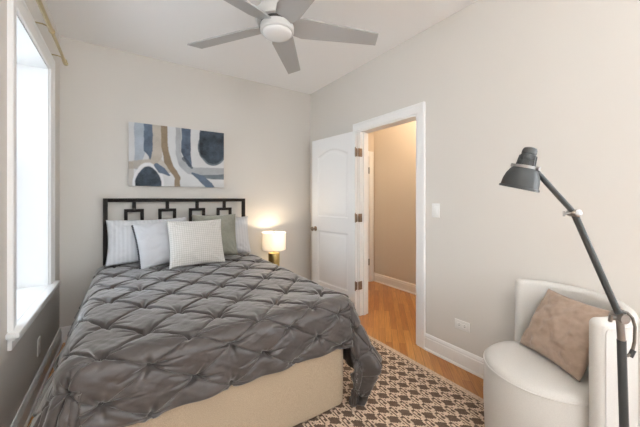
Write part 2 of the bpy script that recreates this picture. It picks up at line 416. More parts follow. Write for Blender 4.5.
# ------------------------------------------------------------------ panelled door folded back against the wall
def panel_leaf(w, h, t, panels):
    """door slab, front face (-y) carries recessed, moulded panels; local x along the leaf, z up"""
    m = MB(); bm = m.bm
    outer = [(0, 0), (w, 0), (w, h), (0, h)]
    edges = []
    def loop(pts, y):
        vs = [bm.verts.new((x, y, z)) for x, z in pts]
        return vs
    def ring(vs):
        es = []
        for i in range(len(vs)):
            es.append(bm.edges.new((vs[i], vs[(i+1) % len(vs)])))
        return es
    ov = loop(outer, 0); edges += ring(ov)
    steps = [(0, 0), (0.006, 0.006), (0.014, 0.009), (0.026, 0.009), (0.048, 0.003), (0.055, 0.002)]
    for (x0, x1, z0, z1, arch) in panels:
        loops = []
        for ins, dep in steps:
            a, b, c = x0+ins, x1-ins, z0+ins
            top = []
            n = 14
            for k in range(n+1):
                u = k/n
                x = b+(a-b)*u
                zz = z1-ins+arch*math.sin(PI*u)
                top.append((x, zz))
            pts = [(a, c), (b, c)]+top
            loops.append(loop(pts, dep))
        edges += ring(loops[0])
        for A, B in zip(loops[:-1], loops[1:]):
            k = len(A)
            for i in range(k): bm.faces.new((A[i], A[(i+1) % k], B[(i+1) % k], B[i]))
        bm.faces.new(loops[-1])
    bmesh.ops.triangle_fill(bm, use_beauty=True, use_dissolve=False, edges=edges)
    bv = loop(outer, t)
    for i in range(4): bm.faces.new((ov[i], ov[(i+1) % 4], bv[(i+1) % 4], bv[i]))
    bm.faces.new(bv[::-1])
    return m
d0 = Vector((2.103, 2.465, 0)); d1 = Vector((2.027, 3.226, 0))
ang = math.atan2(d1.y-d0.y, d1.x-d0.x)
dr = bpy.data.objects.new('door_1', None); COL.objects.link(dr); dr['kind'] = 'structure'
dr.location = (d0.x, d0.y, 0.012); dr.rotation_euler = (0, 0, ang)
# local -y must face the room: local +x runs from hinge to free edge, room side is +y after this turn, so mirror the slab
me = panel_leaf(0.765, 2.022, 0.035, [(0.115, 0.65, 1.06, 1.80, 0.075), (0.115, 0.65, 0.24, 0.885, 0.0)])
for v in me.bm.verts: v.co.y = -v.co.y
struct('door_leaf', me, M['door'], dr, 25)
def turned(axis_y, prof, x, z):
    mtx = Matrix.Translation((x, 0, z)) @ Matrix.Rotation(-PI/2*axis_y, 4, 'X')
    return mtx
for sgn in (1, -1):
    if sgn == -1: mt = Matrix.Translation((0.695, -0.035, 0.90)) @ Matrix.Rotation(PI/2, 4, 'X'); L_ = 0.5
    else: mt = Matrix.Translation((0.695, 0, 0.90)) @ Matrix.Rotation(-PI/2, 4, 'X'); L_ = 1.0
    pr = [(0.031, 0), (0.031, 0.004), (0.026, 0.007), (0.012, 0.009), (0.010, 0.03*L_), (0.018, 0.036*L_), (0.026, 0.046*L_), (0.027, 0.055*L_), (0.022, 0.063*L_), (0.008, 0.066*L_)]
    struct('door_knob', MB().lathe(pr, seg=24, mtx=mt), M['bronze'], dr)
for z in (1.795, 1.075, 0.33):
    # one plate on the leaf edge, one on the jamb, knuckle between
    hp = MB(); hp.box(-0.0025, 0.0, -0.034, 0.0, z-0.050, z+0.038, 0.0008)
    hp.lathe([(0.006, -0.049), (0.006, 0.049)], c=(-0.006, 0.004, z-0.006), seg=14)
    hp.lathe([(0.004, 0), (0.0045, 0.005), (0.002, 0.009)], c=(-0.006, 0.004, z+0.043), seg=12)
    struct('door_hinge', hp, M['bronze'], dr)
    struct('hinge_plate', MB().box(XR-0.026, XR+0.030, DY1-JT-0.0022, DY1-JT, z-0.04, z+0.052, 0.0006), M['bronze'])

# door at the end of the hallway
m = MB()
ex0, ex1 = HX1-0.115, HX1-0.028
m.box(ex0, ex1, HY1-0.02, HY1, 0, 2.03, 0.003); m.box(ex0+0.06, ex1, HY1-0.026, HY1-0.018, 0, 2.03, 0.002)
m.box(HX0+0.15, ex0, HY1-0.02, HY1, 1.945, 2.03, 0.003)
struct('trim_4', m, M['trim'])
d2 = bpy.data.objects.new('door_2', None); COL.objects.link(d2); d2['kind'] = 'structure'; d2.location = (HX0+0.2, HY1-0.014, 0.01)
struct('door_leaf', panel_leaf(ex0-HX0-0.205, 1.93, 0.012, [(0.11, 0.53, 1.0, 1.72, 0.06), (0.11, 0.53, 0.22, 0.86, 0)]), M['door'], d2, 25)
for z in (1.72, 0.30):
    struct('door_hinge', MB().lathe([(0.007, -0.05), (0.007, 0.05)], c=(ex0-HX0-0.203, -0.008, z), seg=12).box(ex0-HX0-0.222, ex0-HX0-0.20, -0.004, 0.0, z-0.05, z+0.05), M['nickel'], d2)

# hallway ceiling lamp (gives the warm hall light)
hl = thing('hall_ceiling_lamp', 'flush round ceiling lamp giving warm light in the hallway', 'lamp', (2.78, 2.2, H))
obj('lamp_base', MB().lathe([(0.14, 0), (0.14, -0.02), (0.12, -0.03)], seg=32), M['nickel'], hl)
obj('lamp_shade', MB().lathe([(0.13, -0.03), (0.125, -0.06), (0.09, -0.085), (0.03, -0.098)], seg=32), emit_mat('hall_lamp_glow', (1.0, 0.72, 0.42), 2.5), hl)
point('hall_light', (2.78, 2.2, H-0.2), 21, (1.0, 0.80, 0.58), 0.12)

# unseen flush ceiling lamp behind the camera, added to fill the room with light
rl = thing('added_ceiling_lamp', 'flush round white ceiling lamp added as unseen fill light behind the camera', 'lamp', (0.25, -0.95, H))
obj('lamp_base', MB().lathe([(0.19, 0), (0.19, -0.02), (0.17, -0.03)], seg=32), M['nickel'], rl)
obj('lamp_shade', MB().lathe([(0.18, -0.03), (0.175, -0.06), (0.12, -0.09), (0.03, -0.105)], seg=32), emit_mat('ceiling_fill_glow', (1.0, 0.95, 0.88), 3), rl)
point('ceiling_fill_light', (0.25, -0.95, H-0.25), 40, (1.0, 0.98, 0.95), 0.18)

# ------------------------------------------------------------------ switch and sockets
def plate(name, label, cat, y, z, w, h, x, sgn, horiz, kind):
    t = thing(name, label, cat, (x, y, z))
    a, b = w/2, h/2
    xs = sorted((0, sgn*0.006))
    obj('cover_plate', MB().box(xs[0], xs[1], -a, a, -b, b, 0.002), M['plastic'], t)
    xs2 = sorted((sgn*0.004, sgn*0.009))
    if kind == 'switch':
        obj('rocker', MB().box(xs2[0], xs2[1], -0.017, 0.017, -0.033, 0.033, 0.002), M['plastic'], t)
    else:
        for k in (-1, 1):
            oy, oz = (k*0.022, 0) if horiz else (0, k*0.022)
            xs2 = sorted((sgn*0.004, sgn*0.0075))
            r = obj('receptacle', MB().box(xs2[0], xs2[1], oy-0.0165, oy+0.0165, oz-0.0145, oz+0.0145, 0.003), M['plastic'], t)
            sl = MB(); xs3 = sorted((sgn*0.0068, sgn*0.0078))
            for q in (-1, 1):
                if horiz: sl.box(xs3[0], xs3[1], oy-0.005, oy+0.004, oz+q*0.006-0.0011, oz+q*0.006+0.0011)
                else: sl.box(xs3[0], xs3[1], oy+q*0.006-0.0011, oy+q*0.006+0.0011, oz-0.004, oz+0.005)
            obj('slots', sl, M['slot'], r)
    return t
plate('light_switch', 'white rocker light switch on the wall right of the doorway', 'switch', 1.507, 1.194, 0.072, 0.115, XR, -1, False, 'switch')
plate('wall_socket', 'white sideways socket low on the wall right of the doorway', 'socket', 1.277, 0.318, 0.118, 0.072, XR, -1, True, 'socket')
plate('wall_socket', 'white upright socket on the wall under the window', 'socket', 2.71, 0.295, 0.072, 0.115, XL, 1, False, 'socket')

# ------------------------------------------------------------------ curtain rod
rx, rz = -0.390, 2.378
cr = thing('curtain_rod', 'brass curtain rod without curtain mounted above the window', 'curtain rod', (XL, 2.57, rz))
loc = lambda x, y, z: (x-XL, y-2.57, z-rz)
obj('rod', MB().tube([loc(rx, 1.30, rz), loc(rx, 2.572, rz)], 0.0125, 16), M['rodbrass'], cr)
obj('inner_rod', MB().tube([loc(rx, 2.57, rz), loc(rx, 3.10, rz)], 0.0098, 16), M['rodbrass'], cr)
for y, s in ((3.10, 1), (1.30, -1)):
    obj('end_cap', MB().tube([loc(rx, y-0.014*s, rz), loc(rx, y-0.012*s, rz), loc(rx, y+0.010*s, rz), loc(rx, y+0.016*s, rz)], [0.011, 0.0165, 0.0165, 0.013], 18), M['rodbrass'], cr)
for y in (1.75, 2.555, 3.055):
    b = MB()
    b.tube([loc(XL+0.0, y, 2.412), loc(XL+0.006, y, 2.412)], 0.016, 16)
    b.tube([loc(XL+0.005, y, 2.412), loc(XL+0.05, y, 2.412), loc(XL+0.072, y, 2.405), loc(rx-0.012, y, rz+0.004)], 0.0045, 10)
    b.tube([loc(rx, y-0.008, rz), loc(rx, y+0.008, rz)], 0.0165, 18)
    obj('bracket', b, M['rodbrass'], cr)

# ------------------------------------------------------------------ painting
def paint_canvas():
    nu, nv = 232, 160
    w, h = 0.926, 0.63
    u, v = np.meshgrid(np.linspace(0, 1, nu), np.linspace(0, 1, nv), indexing='ij')
    wu = u+0.005*vnoise(u, v, 12, 3)+0.0015*vnoise(u, v, 40, 4)
    wv = v+0.008*vnoise(u, v, 12, 5)+0.0025*vnoise(u, v, 40, 6)
    A = w/h
    colr = np.empty((nu, nv, 3)); colr[:] = (0.62, 0.63, 0.64)
    br = 1+0.05*vnoise(u, v, 9, 8); colr *= br[..., None]
    def lay(mask, c, streak=0.12, seed=1, al=1.0):
        n = vnoise(u, v*0.5, 26, seed)*0.6+vnoise(u, v, 70, seed+50)*0.4+0.8*vnoise(u, v, 7, seed+90)
        cc = np.array(c)[None, None]*(1+streak*n[..., None])
        k = (np.clip(mask, 0, 1)*al)[..., None]
        colr[:] = colr*(1-k)+cc*k
    sm = lambda d, e=0.006: np.clip(0.5-d/(2*e), 0, 1)
    def pl(pts, wid):
        pts = [np.array(p, float) for p in pts]
        best = np.full(u.shape, 9.0)
        ws = wid if isinstance(wid, (list, tuple)) else [wid]*len(pts)
        for (a, b, wa, wb) in zip(pts[:-1], pts[1:], ws[:-1], ws[1:]):
            ax, ay = a[0]*A, a[1]; bx, by = b[0]*A, b[1]
            dx, dy = bx-ax, by-ay; L2 = dx*dx+dy*dy
            t = np.clip(((wu*A-ax)*dx+(wv-ay)*dy)/L2, 0, 1)
            d = np.hypot(wu*A-ax-t*dx, wv-ay-t*dy)-(wa+(wb-wa)*t)*A/2
            best = np.minimum(best, d)
        return sm(best)
    def ell(cx, cy, rx_, ry_):
        d = (np.hypot((wu-cx)/rx_, (wv-cy)/ry_)-1)*min(rx_*A, ry_)
        return sm(d)
    LB = (0.36, 0.42, 0.50); BE = (0.42, 0.37, 0.31); TAN = (0.26, 0.20, 0.135); SL = (0.105, 0.140, 0.195); DK = (0.045, 0.060, 0.080); GR = (0.33, 0.345, 0.37); GB = (0.15, 0.18, 0.205)
    lay(pl([(0.10, -0.1), (0.105, 0.45), (0.07, 0.70)], [0.10, 0.10, 0.05]), LB, seed=11, al=0.85)
    lay(pl([(0.265, -0.1), (0.265, 0.5), (0.21, 0.63), (0.0, 0.68)], [0.09, 0.10, 0.10, 0.075]), BE, seed=12, al=0.8)
    lay(pl([(0.015, 0.66), (0.03, 1.1)], 0.055), BE, seed=13, al=0.6)
    lay(pl([(0.26, 0.58), (0.36, 0.72)], 0.10), BE, seed=14, al=0.7)
    lay(pl([(0.182, -0.1), (0.182, 0.42), (0.20, 0.555)], [0.082, 0.082, 0.012]), SL, seed=15, streak=0.25)
    lay(pl([(0.335, -0.1), (0.342, 0.35), (0.375, 0.60), (0.44, 0.76), (0.472, 0.86), (0.47, 1.1)], [0.062, 0.065, 0.07, 0.065, 0.06, 0.06]), TAN, seed=16)
    lay(ell(0.185, 1.02, 0.155, 0.40), (0.74, 0.75, 0.77), seed=17, streak=0.03)
    lay(ell(0.185, 1.02, 0.128, 0.335), DK, seed=18, streak=0.55)
    lay(pl([(0.265, 0.655), (0.31, 0.735), (0.385, 0.815)], [0.05, 0.075, 0.02]), SL, seed=19, streak=0.2)
    lay(pl([(0.48, -0.1), (0.485, 0.45), (0.52, 0.62), (0.60, 0.72), (0.75, 0.735), (1.1, 0.72)], [0.055, 0.06, 0.07, 0.09, 0.10, 0.11]), GR, seed=20, al=0.85)
    lay(pl([(0.565, -0.1), (0.565, 0.4), (0.60, 0.62)], [0.095, 0.10, 0.05]), SL, seed=21, streak=0.3)
    lay(pl([(0.545, 0.52), (0.62, 0.665)], [0.05, 0.03]), DK, seed=22, streak=0.3, al=0.8)
    lay(pl([(0.70, 0.80), (0.85, 0.81), (1.1, 0.80)], [0.02, 0.055, 0.07]), GB, seed=23, streak=0.2)
    lay(pl([(0.63, 0.765), (0.73, 0.84), (0.82, 0.96), (0.87, 1.1)], [0.02, 0.075, 0.095, 0.10]), SL, seed=24, streak=0.2)
    lay(ell(0.865, 0.30, 0.170, 0.31), GB, seed=25, streak=0.3)
    lay(np.maximum(pl([(0.87, -0.1), (0.87, 0.30)], 0.31), ell(0.865, 0.30, 0.155, 0.275)), DK, seed=26, streak=0.5)
    colr[:] = np.clip(colr, 0.01, 0.95)
    P = np.stack([u*w, np.zeros_like(u), -v*h], -1).reshape(-1, 3)
    Q = gridquads(nu, nv)
    # back and sides
    n0 = len(P); t = 0.036
    P2 = [(0, t, 0), (w, t, 0), (w, t, -h), (0, t, -h)]
    c = [0, (nu-1)*nv, (nu-1)*nv+nv-1, nv-1]
    faces = [tuple(q) for q in Q[:, ::-1].tolist()]
    faces += [tuple(n0+k for k in range(4))]
    top = [i*nv for i in range(nu)]; rt = [(nu-1)*nv+j for j in range(nv)]; bt = [i*nv+nv-1 for i in range(nu)]; lf = [j for j in range(nv)]
    faces += [tuple(top)+(n0+1, n0), tuple(rt)+(n0+2, n0+1), tuple(bt[::-1])+(n0+3, n0+2)[::1], tuple(lf[::-1])+(n0, n0+3)]
    me = bpy.data.meshes.new('painting'); me.from_pydata(P.tolist()+P2, [], faces)
    at = me.color_attributes.new('paint', 'FLOAT_COLOR', 'POINT')
    full = np.ones((len(me.vertices), 4)); full[:n0, :3] = colr.reshape(-1, 3); full[n0:, :3] = (0.7, 0.7, 0.72)
    at.data.foreach_set('color', full.ravel())
    return me
me = paint_canvas()
pa = obj('painting', me, attr_mat('canvas_paint', 'paint', 0.75, 0.25, 500))
pa.location = (0.037, YB-0.040, 2.051)
tag(pa, 'wide abstract blue, grey and tan painting on canvas above the bed', 'painting')

# ------------------------------------------------------------------ ceiling fan
fc = (0.888, 1.872)
cf = thing('ceiling_fan', 'white five blade ceiling fan with round opal light', 'ceiling fan', (fc[0], fc[1], H))
obj('canopy', MB().lathe([(0.075, 0), (0.075, -0.012), (0.066, -0.03), (0.05, -0.045), (0.048, -0.075)], seg=40), M['fan'], cf)
obj('motor_housing', MB().lathe([(0.050, -0.070), (0.085, -0.085), (0.135, -0.155), (0.150, -0.185), (0.150, -0.222), (0.140, -0.236)], seg=48), M['fan'], cf)
obj('dark_band', MB().lathe([(0.112, -0.234), (0.112, -0.2565)], seg=48), M['fanband'], cf)
obj('light_kit', MB().lathe([(0.1, -0.256), (0.114, -0.256), (0.116, -0.262), (0.116, -0.298), (0.110, -0.304), (0.105, -0.304)], seg=48), M['fan'], cf)
obj('light_bowl', MB().lathe([(0.101, -0.298), (0.102, -0.308), (0.097, -0.318), (0.082, -0.328), (0.06, -0.334), (0.02, -0.337)], seg=48), M['opal'], cf)
def blade():
    m = MB(); n = 26
    P = np.zeros((n, 12, 3))
    for i in range(n):
        s = i/(n-1); r = 0.105+s*(0.752-0.105)
        wl_ = 0.086-0.030*s; wt = 0.090-0.022*s
        if s > 0.97: pass
        if s < 0.12: k = 0.70+0.30*(s/0.12); wl_ *= k; wt *= k
        pitch = -R(19-9*s)
        cs, sn = math.cos(pitch), math.sin(pitch)
        ys = [-wt, -wt*0.97, -wt*0.5, 0, wl_*0.6, wl_*0.97, wl_]
        ring = []
        th = 0.0045
        pts = [(y, th*(1 if 0 < k < 6 else 0.3)) for k, y in enumerate(ys)]+[(y, -th) for y in ys[-2:0:-1]]
        for j, (y, z) in enumerate(pts):
            rr = r-0.012*(1 if s > 0.96 else 0)*0 + (0.022*(y/0.09) if s == 1 else 0.022*s*(y/0.09))
            P[i, j] = (rr, y*cs-z*sn, y*sn+z*cs)
    V = m.grid(P, closed_v=True)
    m.bm.faces.new(V[0][::-1]); m.bm.faces.new(V[-1])
    return m.mesh('blade', 50)
bme = blade(); bme.materials.append(M['fanblade'])
for k in range(5):
    o = bpy.data.objects.new('blade', bme); COL.objects.link(o); o.parent = cf
    o.location = (0, 0, -0.252); o.rotation_euler = (0, 0, R(-19.3+72*k))

# ------------------------------------------------------------------ rug
def rug():
    x0, x1, y0, y1, hgt = -0.30, 1.915, -1.0, 2.32, 0.009
    kx, ky = 0.0975/12, 0.0920/12
    nx = int((x1-x0)/kx); ny = int((y1-y0)/ky)
    xs = x1-np.arange(nx+1)[::-1]*kx; ys = y0+np.arange(ny+1)*ky
    X, Y = np.meshgrid(xs, ys, indexing='ij')
    Z = np.full_like(X, hgt)
    P = np.stack([X, Y, Z], -1).reshape(-1, 3)
    Q = gridquads(nx+1, ny+1)
    # woven pattern, one colour per knot
    xc = (xs[:-1]+xs[1:])/2; yc = (ys[:-1]+ys[1:])/2
    I, J = np.meshgrid(np.floor((xc-1.403)/kx+6.0).astype(int), np.floor((yc-1.368)/ky+6.0).astype(int), indexing='ij')
    T = ["..##....##..",
         ".#.##....##.",
         ".##.#.....#.",
         "..##..##....",
         "...#.####...",
         "...#######..",
         "..#######...",
         "...####.#...",
         "....##..##..",
         ".#.....#.##.",
         ".##....##.#.",
         "..##....##.."]
    tile = np.array([[c == '#' for c in row] for row in T])
    # solid lozenge in the middle of a tile, paired bars on its corners
    di, dj = np.meshgrid(np.arange(12)-5.5, np.arange(12)-5.5, indexing='ij')
    A = (np.abs(di)*1.0+np.abs(dj)*0.9 <= 4.0)
    A |= (np.abs(di-2) < 1) & (np.abs(dj+3) < 2)
    A |= (np.abs(di+2) < 1) & (np.abs(dj-3) < 2)
    ci = (np.arange(12)+6) % 12-5.5; CI, CJ = np.meshgrid(ci, ci, indexing='ij')
    B = ((np.abs(CI-1.5) < 0.6) & (np.abs(CJ-0.7) < 4.1)) | ((np.abs(CI+1.5) < 0.6) & (np.abs(CJ+0.7) < 4.1))
    B |= ((np.abs(CI-0.5) < 0.6) & (np.abs(CJ+1.5) < 1.6)) | ((np.abs(CI+3.5) < 0.6) & (np.abs(CJ+1) < 1.2)) | ((np.abs(CI-3.5) < 0.6) & (np.abs(CJ-1) < 1.2))
    B |= (np.abs(CI) < 0.6+0*CJ) & (np.abs(CJ-4) < 0.6)
    tile = A | B
    dark = tile[I % 12, J % 12]
    bord = (xc[:, None] > x1-0.042) | (xc[:, None] < x0+0.042) | (yc[None] > y1-0.042) | (yc[None] < y0+0.042)
    dark = dark & ~bord
    jit = 1+0.10*np.random.default_rng(5).standard_normal(dark.shape)
    cream = np.array((0.60, 0.465, 0.355)); brown = np.array((0.135, 0.092, 0.068))
    C = np.where(dark[..., None], brown, cream)*np.clip(jit, 0.7, 1.3)[..., None]
    me = bpy.data.meshes.new('rug')
    n0 = len(P)
    a, b, c, d = 0, nx*(ny+1), nx*(ny+1)+ny, ny
    P2 = [(P[k][0], P[k][1], 0.0) for k in (a, b, c, d)]
    lf = [j for j in range(ny+1)]; rt = [nx*(ny+1)+j for j in range(ny+1)]
    bt = [i*(ny+1) for i in range(nx+1)]; tp = [i*(ny+1)+ny for i in range(nx+1)]
    faces = Q.tolist()+[[n0+3, n0+2, n0+1, n0], bt[::-1]+[n0, n0+1], rt[::-1]+[n0+1, n0+2], tp+[n0+2, n0+3], lf+[n0+3, n0]]
    me.from_pydata(P.tolist()+P2, [], faces)
    at = me.color_attributes.new('knots', 'FLOAT_COLOR', 'CORNER')
    nl = len(me.loops); full = np.ones((nl, 4)); full[:, :3] = cream
    full[:len(Q)*4, :3] = np.repeat(C.reshape(-1, 3), 4, axis=0)
    at.data.foreach_set('color', full.ravel())
    return me
rg = obj('rug', rug(), attr_mat('woven_wool', 'knots', 0.95, 0.5, 300, 0.1))
tag(rg, 'brown and cream geometric woven rug under the bed and armchair', 'rug')
RZ = 0.009

# ------------------------------------------------------------------ bed
bx0, bx1, by0, by1 = -0.150, 1.160, 1.430, 3.415
bed = thing('bed', 'double bed with beige linen base and dark metal headboard', 'bed', (0.51, 2.45, 0))
bl = lambda x: x-0.51
bly = lambda y: y-2.45
def rounded_box(m, x0, x1, y0, y1, z0, z1, rad, ez, seg=8, corners=(1, 1, 1, 1), amp=0.0):
    """plan-rounded box with eased top and bottom edges"""
    cs = [(x1, y0, -90, corners[1]), (x1, y1, 0, corners[2]), (x0, y1, 90, corners[3]), (x0, y0, 180, corners[0])]
    pts = []
    for cx, cy, a0, on in cs:
        r = rad if on else 0.01
        sx = -1 if cx == x1 else 1; sy = -1 if cy == y1 else 1
        for k in range(seg+1):
            a = R(a0+90*k/seg)
            pts.append((cx+sx*r+r*math.cos(a), cy+sy*r+r*math.sin(a)))
    # resample
    out = []
    for i in range(len(pts)):
        a = Vector(pts[i]); b = Vector(pts[(i+1) % len(pts)])
        n = max(1, int((b-a).length/0.03))
        for k in range(n): out.append(a+(b-a)*k/n)
    cx, cy = (x0+x1)/2, (y0+y1)/2
    lev = [(-ez, z0), (-ez*0.3, z0+ez*0.3), (0, z0+ez)]
    nz = 14
    for k in range(1, nz): lev.append((0, z0+ez+(z1-z0-2*ez)*k/nz))
    lev += [(0, z1-ez), (-ez*0.3, z1-ez*0.3), (-ez, z1)]
    rings = []
    for off, z in lev:
        ring = []
        for i, p in enumerate(out):
            d = Vector((p.x-cx, p.y-cy))
            # offset toward the inside along both axes
            x = p.x-math.copysign(-off, d.x) if abs(d.x) > 1e-6 else p.x
            y = p.y-math.copysign(-off, d.y) if abs(d.y) > 1e-6 else p.y
            if amp:
                n = amp*float(vnoise(np.array(i*0.03), np.array(z*0.4), 5.0, 77))*min(1, (z1-z)/0.2)
                x += n*d.x/ (d.length+1e-6); y += n*d.y/(d.length+1e-6)
            ring.append(m.bm.verts.new((x, y, z)))
        rings.append(ring)
    for a, b in zip(rings[:-1], rings[1:]):
        k = len(a)
        for i in range(k): m.bm.faces.new((a[i], a[(i+1) % k], b[(i+1) % k], b[i]))
    m.bm.faces.new(rings[0][::-1]); m.bm.faces.new(rings[-1])
    return m
m = rounded_box(MB(), bl(bx0), bl(bx1), bly(by0), bly(by1), 0.030, 0.40, 0.075, 0.008, corners=(1, 1, 0, 0), amp=0.006)
obj('upholstered_base', m, M['skirt'], bed, 60)
m = rounded_box(MB(), bl(bx0+0.02), bl(bx1-0.02), bly(by0+0.06), bly(by1-0.005), 0.40, 0.602, 0.08, 0.035)
obj('mattress', m, M['mattress'], bed, 60)
for x in (bx0+0.12, bx1-0.12):
    for y, zz in ((by0+0.14, RZ), (by1-0.12, 0.0)):
        obj('foot', MB().box(bl(x)-0.03, bl(x)+0.03, bly(y)-0.03, bly(y)+0.03, zz, 0.035, 0.003), M['dark_metal'], bed)
hb = MB()
yh0, yh1 = bly(3.423), bly(3.458)
hx0, hx1, zt = -0.165, 1.207, 1.295
hb.box(bl(hx0), bl(hx0+0.036), yh0, yh1, 0, zt, 0.002); hb.box(bl(hx1-0.036), bl(hx1), yh0, yh1, 0, zt, 0.002)
hb.box(bl(hx0+0.036), bl(hx1-0.036), yh0, yh1, zt-0.036, zt, 0.002)
hb.box(bl(hx0+0.036), bl(hx1-0.036), yh0, yh1, 0.72, 0.756, 0.002)
hbo = obj('headboard', hb, M['dark_metal'], bed)
for cx in (0.083, 0.376, 0.668, 0.962):
    sq = MB(); a = 0.083; t = 0.030; zu, zd = 1.190, 1.012; y0, y1 = yh0+0.004, yh1-0.004
    x = bl(cx)
    sq.box(x-0.016, x+0.016, y0, y1, zu, zt-0.036, 0.0015)
    sq.box(x-a, x+a, y0, y1, zu-t, zu, 0.0015); sq.box(x-a, x+a, y0, y1, zd, zd+t, 0.0015)
    sq.box(x-a, x-a+t, y0, y1, zd+t, zu-t, 0.0015); sq.box(x+a-t, x+a, y0, y1, zd+t, zu-t, 0.0015)
    sq.box(x-0.016, x+0.016, y0, y1, 0.756, zd, 0.0015)
    obj('square_frame', sq, M['dark_metal'], hbo)

# ------------------------------------------------------------------ comforter
def comforter():
    TOP = 0.672; RR = 0.085
    xl, xr, yf, yh = -0.135, 1.150, 1.487, 3.37
    LF, LR, LL = 0.325, 0.56, 0.40
    NX, NY = 600, 620
    # cloth coordinate grids: hanging strips carry their own share of rows
    nL, nR, nF = 105, 140, 120
    aa = np.concatenate([-np.linspace(1, 0, nL, endpoint=False), np.linspace(0, 1, NX-nL-nR), 1+np.linspace(0, 1, nR+1)[1:]])
    bb = np.concatenate([-np.linspace(1, 0, nF, endpoint=False), np.linspace(0, 1, NY-nF)])
    U, V = np.meshgrid(aa, bb, indexing='ij')
    tx = np.clip(U, 0, 1); ty = np.clip(V, 0, 1)
    CX = xl+(xr-xl)*tx; CY = yf+(yh-yf)*ty           # nearest point of the core rectangle
    fr = np.clip(U-1, 0, None); fl = np.clip(-U, 0, None); ff = np.clip(-V, 0, None)
    side = np.where(U > 1, 1, -1); fs = fr+fl
    m_ = np.maximum(fs, ff)
    # angle measured from the foot direction towards the side
    with np.errstate(divide='ignore', invalid='ignore'):
        th = np.where(fs >= ff, 90-45*np.where(fs > 0, ff/np.where(fs > 0, fs, 1), 0), 45*np.where(ff > 0, fs/np.where(ff > 0, ff, 1), 0))
    th = np.where(m_ == 0, 0, th); th = np.where((ff == 0) & (fs > 0), 90.0, th); th = np.where((fs == 0), 0.0, th)
    dx = np.sin(np.radians(th))*side; dy = -np.cos(np.radians(th))
    corner_r = (U > 1) & (V < 0); corner_l = (U < 0) & (V < 0)
    L = np.where(U > 1, np.interp(th, [0, 2.5, 6, 13, 20, 45, 70, 90], [LF, LF+.03, 0.60, 0.70, 0.725, 0.73, 0.66, LR]),
                 np.interp(th, [0, 20, 45, 70, 90], [LF, LF+.03, LF+0.06, LL+.03, LL]))
    # hang tapers along the sides to the head end
    s = L*m_
    q = RR*PI/2
    arc = np.clip(s, 0, q)/RR
    out = RR*np.sin(arc); down = RR*(1-np.cos(arc))
    h = np.clip(s-q, 0, None)
    fl_side = np.where(U > 1, np.interp(th, [0, 8, 16, 28, 45, 75, 90], [0.09, 0.09, 0.22, 0.42, 0.50, 0.36, 0.24]), np.interp(th, [0, 30, 90], [0.09, 0.26, 0.38]))
    # outward flare, curling back under on the long right hand corner
    hk = np.where((U > 1) & (V < 0), 0.33, 0.27)
    curl = np.where((U > 1), np.interp(th, [0, 8, 20, 60, 90], [0, 0, 0.30, 0.42, 0.1]), 0.0)
    h1 = np.minimum(h, hk); h2 = np.clip(h-hk, 0, None)
    out = out+h1*fl_side-h2*curl
    down = down+h1*np.sqrt(np.clip(1-fl_side**2*0.6, .1, 1))+h2*np.sqrt(1-curl**2*0.5)
    # hanging folds
    along = np.where(U > 1, CY*1.0-0.6*np.radians(th), CX)+np.where(U < 0, 3+CY+0.6*np.radians(th), 0)
    k = np.clip(h/0.3, 0, 1.5)
    out = out+k*(0.012*np.sin(along*2*PI/0.23+2*vnoise(along, along*0, 3, 31))+0.016*vnoise(along, h, 6, 32))
    inside = np.clip((h-0.24)/0.12, 0, 1)*np.where(corner_r & (th > 8), 1, 0)
    out = out+inside*(0.018*np.sin(np.radians(th)*13))
    lump = 0.010*vnoise(CX, CY, 2.2, 33)+0.003*vnoise(CX, CY, 5, 34)
    B = np.stack([CX+dx*out, CY+dy*out, TOP-down+lump*np.clip(1-m_*2, 0, 1)], -1)
    # slight crown so the middle is full
    # flattened cloth plane for the pintuck lattice
    a, b = 0.165, 0.185
    sx = CX+dx*s*1.45; sy = CY+dy*s*1.95
    qx = (sx-0.258)/a + 0.06*vnoise(sx, sy, 3.0, 41); qy = (sy-1.425)/b + 0.06*vnoise(sx, sy, 3.0, 42)
    p = (qx+qy)/2; qq = (qx-qy)/2
    sp = np.abs(np.sin(PI*p)); sq = np.abs(np.sin(PI*qq))
    puff = (sp*sq)**0.55
    ridge = np.maximum(sp, sq)
    ip = np.round(p); iq = np.round(qq)
    # offset from the nearest tuck in metres
    ex = ((p-ip)+(qq-iq))*a; ey = ((p-ip)-(qq-iq))*b
    r = np.hypot(ex, ey); tha = np.arctan2(ey, ex)
    hsh = lambda i, j, c: np.modf(np.abs(np.sin(i*127.1+j*311.7+c*74.7)*43758.5453))[0]
    ph = hsh(ip, iq, 1)*6.28; ph2 = hsh(ip, iq, 2)*6.28
    nf = 5+np.floor(hsh(ip, iq, 3)*3)
    star = np.zeros_like(r)
    nray = 10
    for k in range(nray):                       # short gathers shooting out of every tuck
        ak = 2*PI*k/nray+ph+0.5*np.sin(ph2+k*2.3)
        dth = np.angle(np.exp(1j*(tha-ak)))
        ln = 0.035+0.060*hsh(ip+k*0.37, iq, 5)
        star += np.exp(-(dth*np.clip(r, 0.012, 1)/0.0095)**2)*np.exp(-(r/ln)**2)*np.clip(r/0.012, 0, 1)
    Wd = 2*a*b/math.hypot(a, b)
    d1 = np.abs(p-ip)*Wd; d2 = np.abs(qq-iq)*Wd
    crease = (0.006+0.011*np.exp(-r/0.06))*(np.exp(-d1/0.008)*np.clip(sq*1.5, 0, 1)+np.exp(-d2/0.008)*np.clip(sp*1.5, 0, 1))
    # pleat folded over along one lattice direction, plus a weaker one across
    fp = p-np.floor(p); fq = qq-np.floor(qq)
    def pleat(f, w):  # steep on one side of the seam
        g = np.where(f < 0.5, np.exp(-f/0.11)*(1-np.exp(-f/0.010)), -0.35*np.exp(-(1-f)/0.05))
        return g*w
